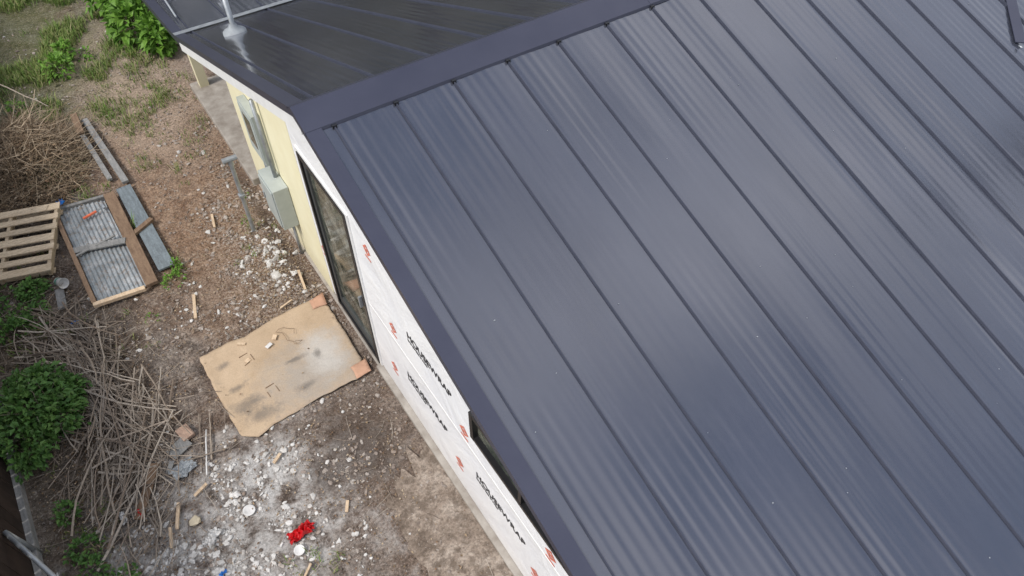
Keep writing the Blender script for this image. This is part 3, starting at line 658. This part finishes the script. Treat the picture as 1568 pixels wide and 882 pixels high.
b.lathe([(0,0),(.05,0),(.065,.13),(.069,.135),(.062,.13),(.047,.008),(0,.008)],(-1.40,8.10,.07),20,R); b.mat(M_green); b.lathe([(.0508,.01),(.0575,.055)],(-1.40,8.10,.07),20,R); b.obj("plastic_cup",smooth=True)
for p in [((-.16,6.62,.02),(-.06,6.98,.04),.035),((1.12,6.30,.03),(1.17,6.62,.06),.03),((-1.15,4.15,.03),(-1.05,4.4,.05),.03),((.75,6.2,.02),(.92,6.24,.03),.02),((.55,8.0,.02),(.6,8.25,.03),.03),((-.1,4.3,.02),(.0,4.36,.03),.03),((.3,3.4,.02),(.36,3.5,.03),.03),((-.35,3.0,.02),(-.2,3.12,.03),.02),((-.9,4.4,.02),(-.75,4.45,.04),.03),((-1.25,4.0,.02),(-1.2,4.2,.04),.025)]:
    b=new(M_newwood); b.board(p[0],p[1],p[2],.02); b.obj("wood_offcut")
b=new(M_brick); b.box((-.75,5.15,.03),(.13,.17,.05),.25,.05); b.obj("brick",bevel=.006)
b=new(M_brownw); b.board((-1.43,4.45,.04),(-1.12,4.95,.06),.09,.025); b.obj("brown_board",bevel=.003)
b=new(M_greyw); b.box((-.86,5.02,.02),(.22,.16,.015),.4); b.box((-1.0,4.85,.03),(.12,.05,.015),1.0); b.obj("grey_board_scraps",bevel=.002)
b=new(M_wplast); b.stick((-.72,4.55,.03),(-.55,5.05,.05),.008,.008,.01,8); b.obj("plastic_pipe_offcut",smooth=True)
film("grey_rag",M_rubber,-.9,4.75,.24,.14,.3,.03,15)

# ------------------------------------------------------------ light & sky
w=bpy.data.worlds.new("World"); scene.world=w; w.use_nodes=True; t=w.node_tree; t.nodes.clear()
def wn(x,**k):
    n=t.nodes.new(x)
    for a,v in k.items(): setattr(n,a,v)
    return n
out=wn('ShaderNodeOutputWorld'); bg=wn('ShaderNodeBackground'); sky=wn('ShaderNodeTexSky',sky_type='NISHITA')
SE,SA=math.radians(52),math.radians(262)
sky.sun_disc=False; sky.sun_elevation=SE; sky.sun_rotation=SA; sky.dust_density=1.5; sky.air_density=1.2
tc=wn('ShaderNodeTexCoord'); mp=wn('ShaderNodeMapping'); mp.inputs['Location'].default_value=(3.3,1.7,.6); mp.inputs['Scale'].default_value=(1,1,1.3); nz=wn('ShaderNodeTexNoise'); nz.inputs['Scale'].default_value=2.4; nz.inputs['Detail'].default_value=4; nz.inputs['Roughness'].default_value=.5
t.links.new(tc.outputs['Generated'],mp.inputs[0]); t.links.new(mp.outputs[0],nz.inputs['Vector'])
cr=wn('ShaderNodeValToRGB'); cr.color_ramp.elements[0].position=.40; cr.color_ramp.elements[0].color=(0.08,0.08,0.08,1); cr.color_ramp.elements[1].position=.64; cr.color_ramp.elements[1].color=(.9,.9,.9,1)
t.links.new(nz.outputs['Fac'],cr.inputs[0])
mx=wn('ShaderNodeMix',data_type='RGBA'); t.links.new(cr.outputs[0],mx.inputs[0]); t.links.new(sky.outputs[0],mx.inputs[6]); mx.inputs[7].default_value=(8.5,8.4,8.6,1)
t.links.new(mx.outputs[2],bg.inputs[0]); bg.inputs[1].default_value=.145; t.links.new(bg.outputs[0],out.inputs[0])
sl=bpy.data.lights.new("sun",'SUN'); sl.energy=2.8; sl.angle=math.radians(14); sl.color=(1,.95,.88)
so=bpy.data.objects.new("sun",sl); COL.objects.link(so)
dv=Vector((math.sin(SA)*math.cos(SE),math.cos(SA)*math.cos(SE),math.sin(SE))); so.rotation_euler=dv.to_track_quat('Z','Y').to_euler()
scene.view_settings.view_transform='Standard'; scene.view_settings.look='None'; scene.view_settings.exposure=0

cam=bpy.data.cameras.new("Camera"); co=bpy.data.objects.new("Camera",cam); COL.objects.link(co)
co.location=(0,0,7); co.rotation_euler=(math.radians(40.2),0,math.radians(-33.7)); cam.lens=25.8; cam.sensor_width=36; cam.clip_end=1000; cam.clip_start=.05
scene.camera=co
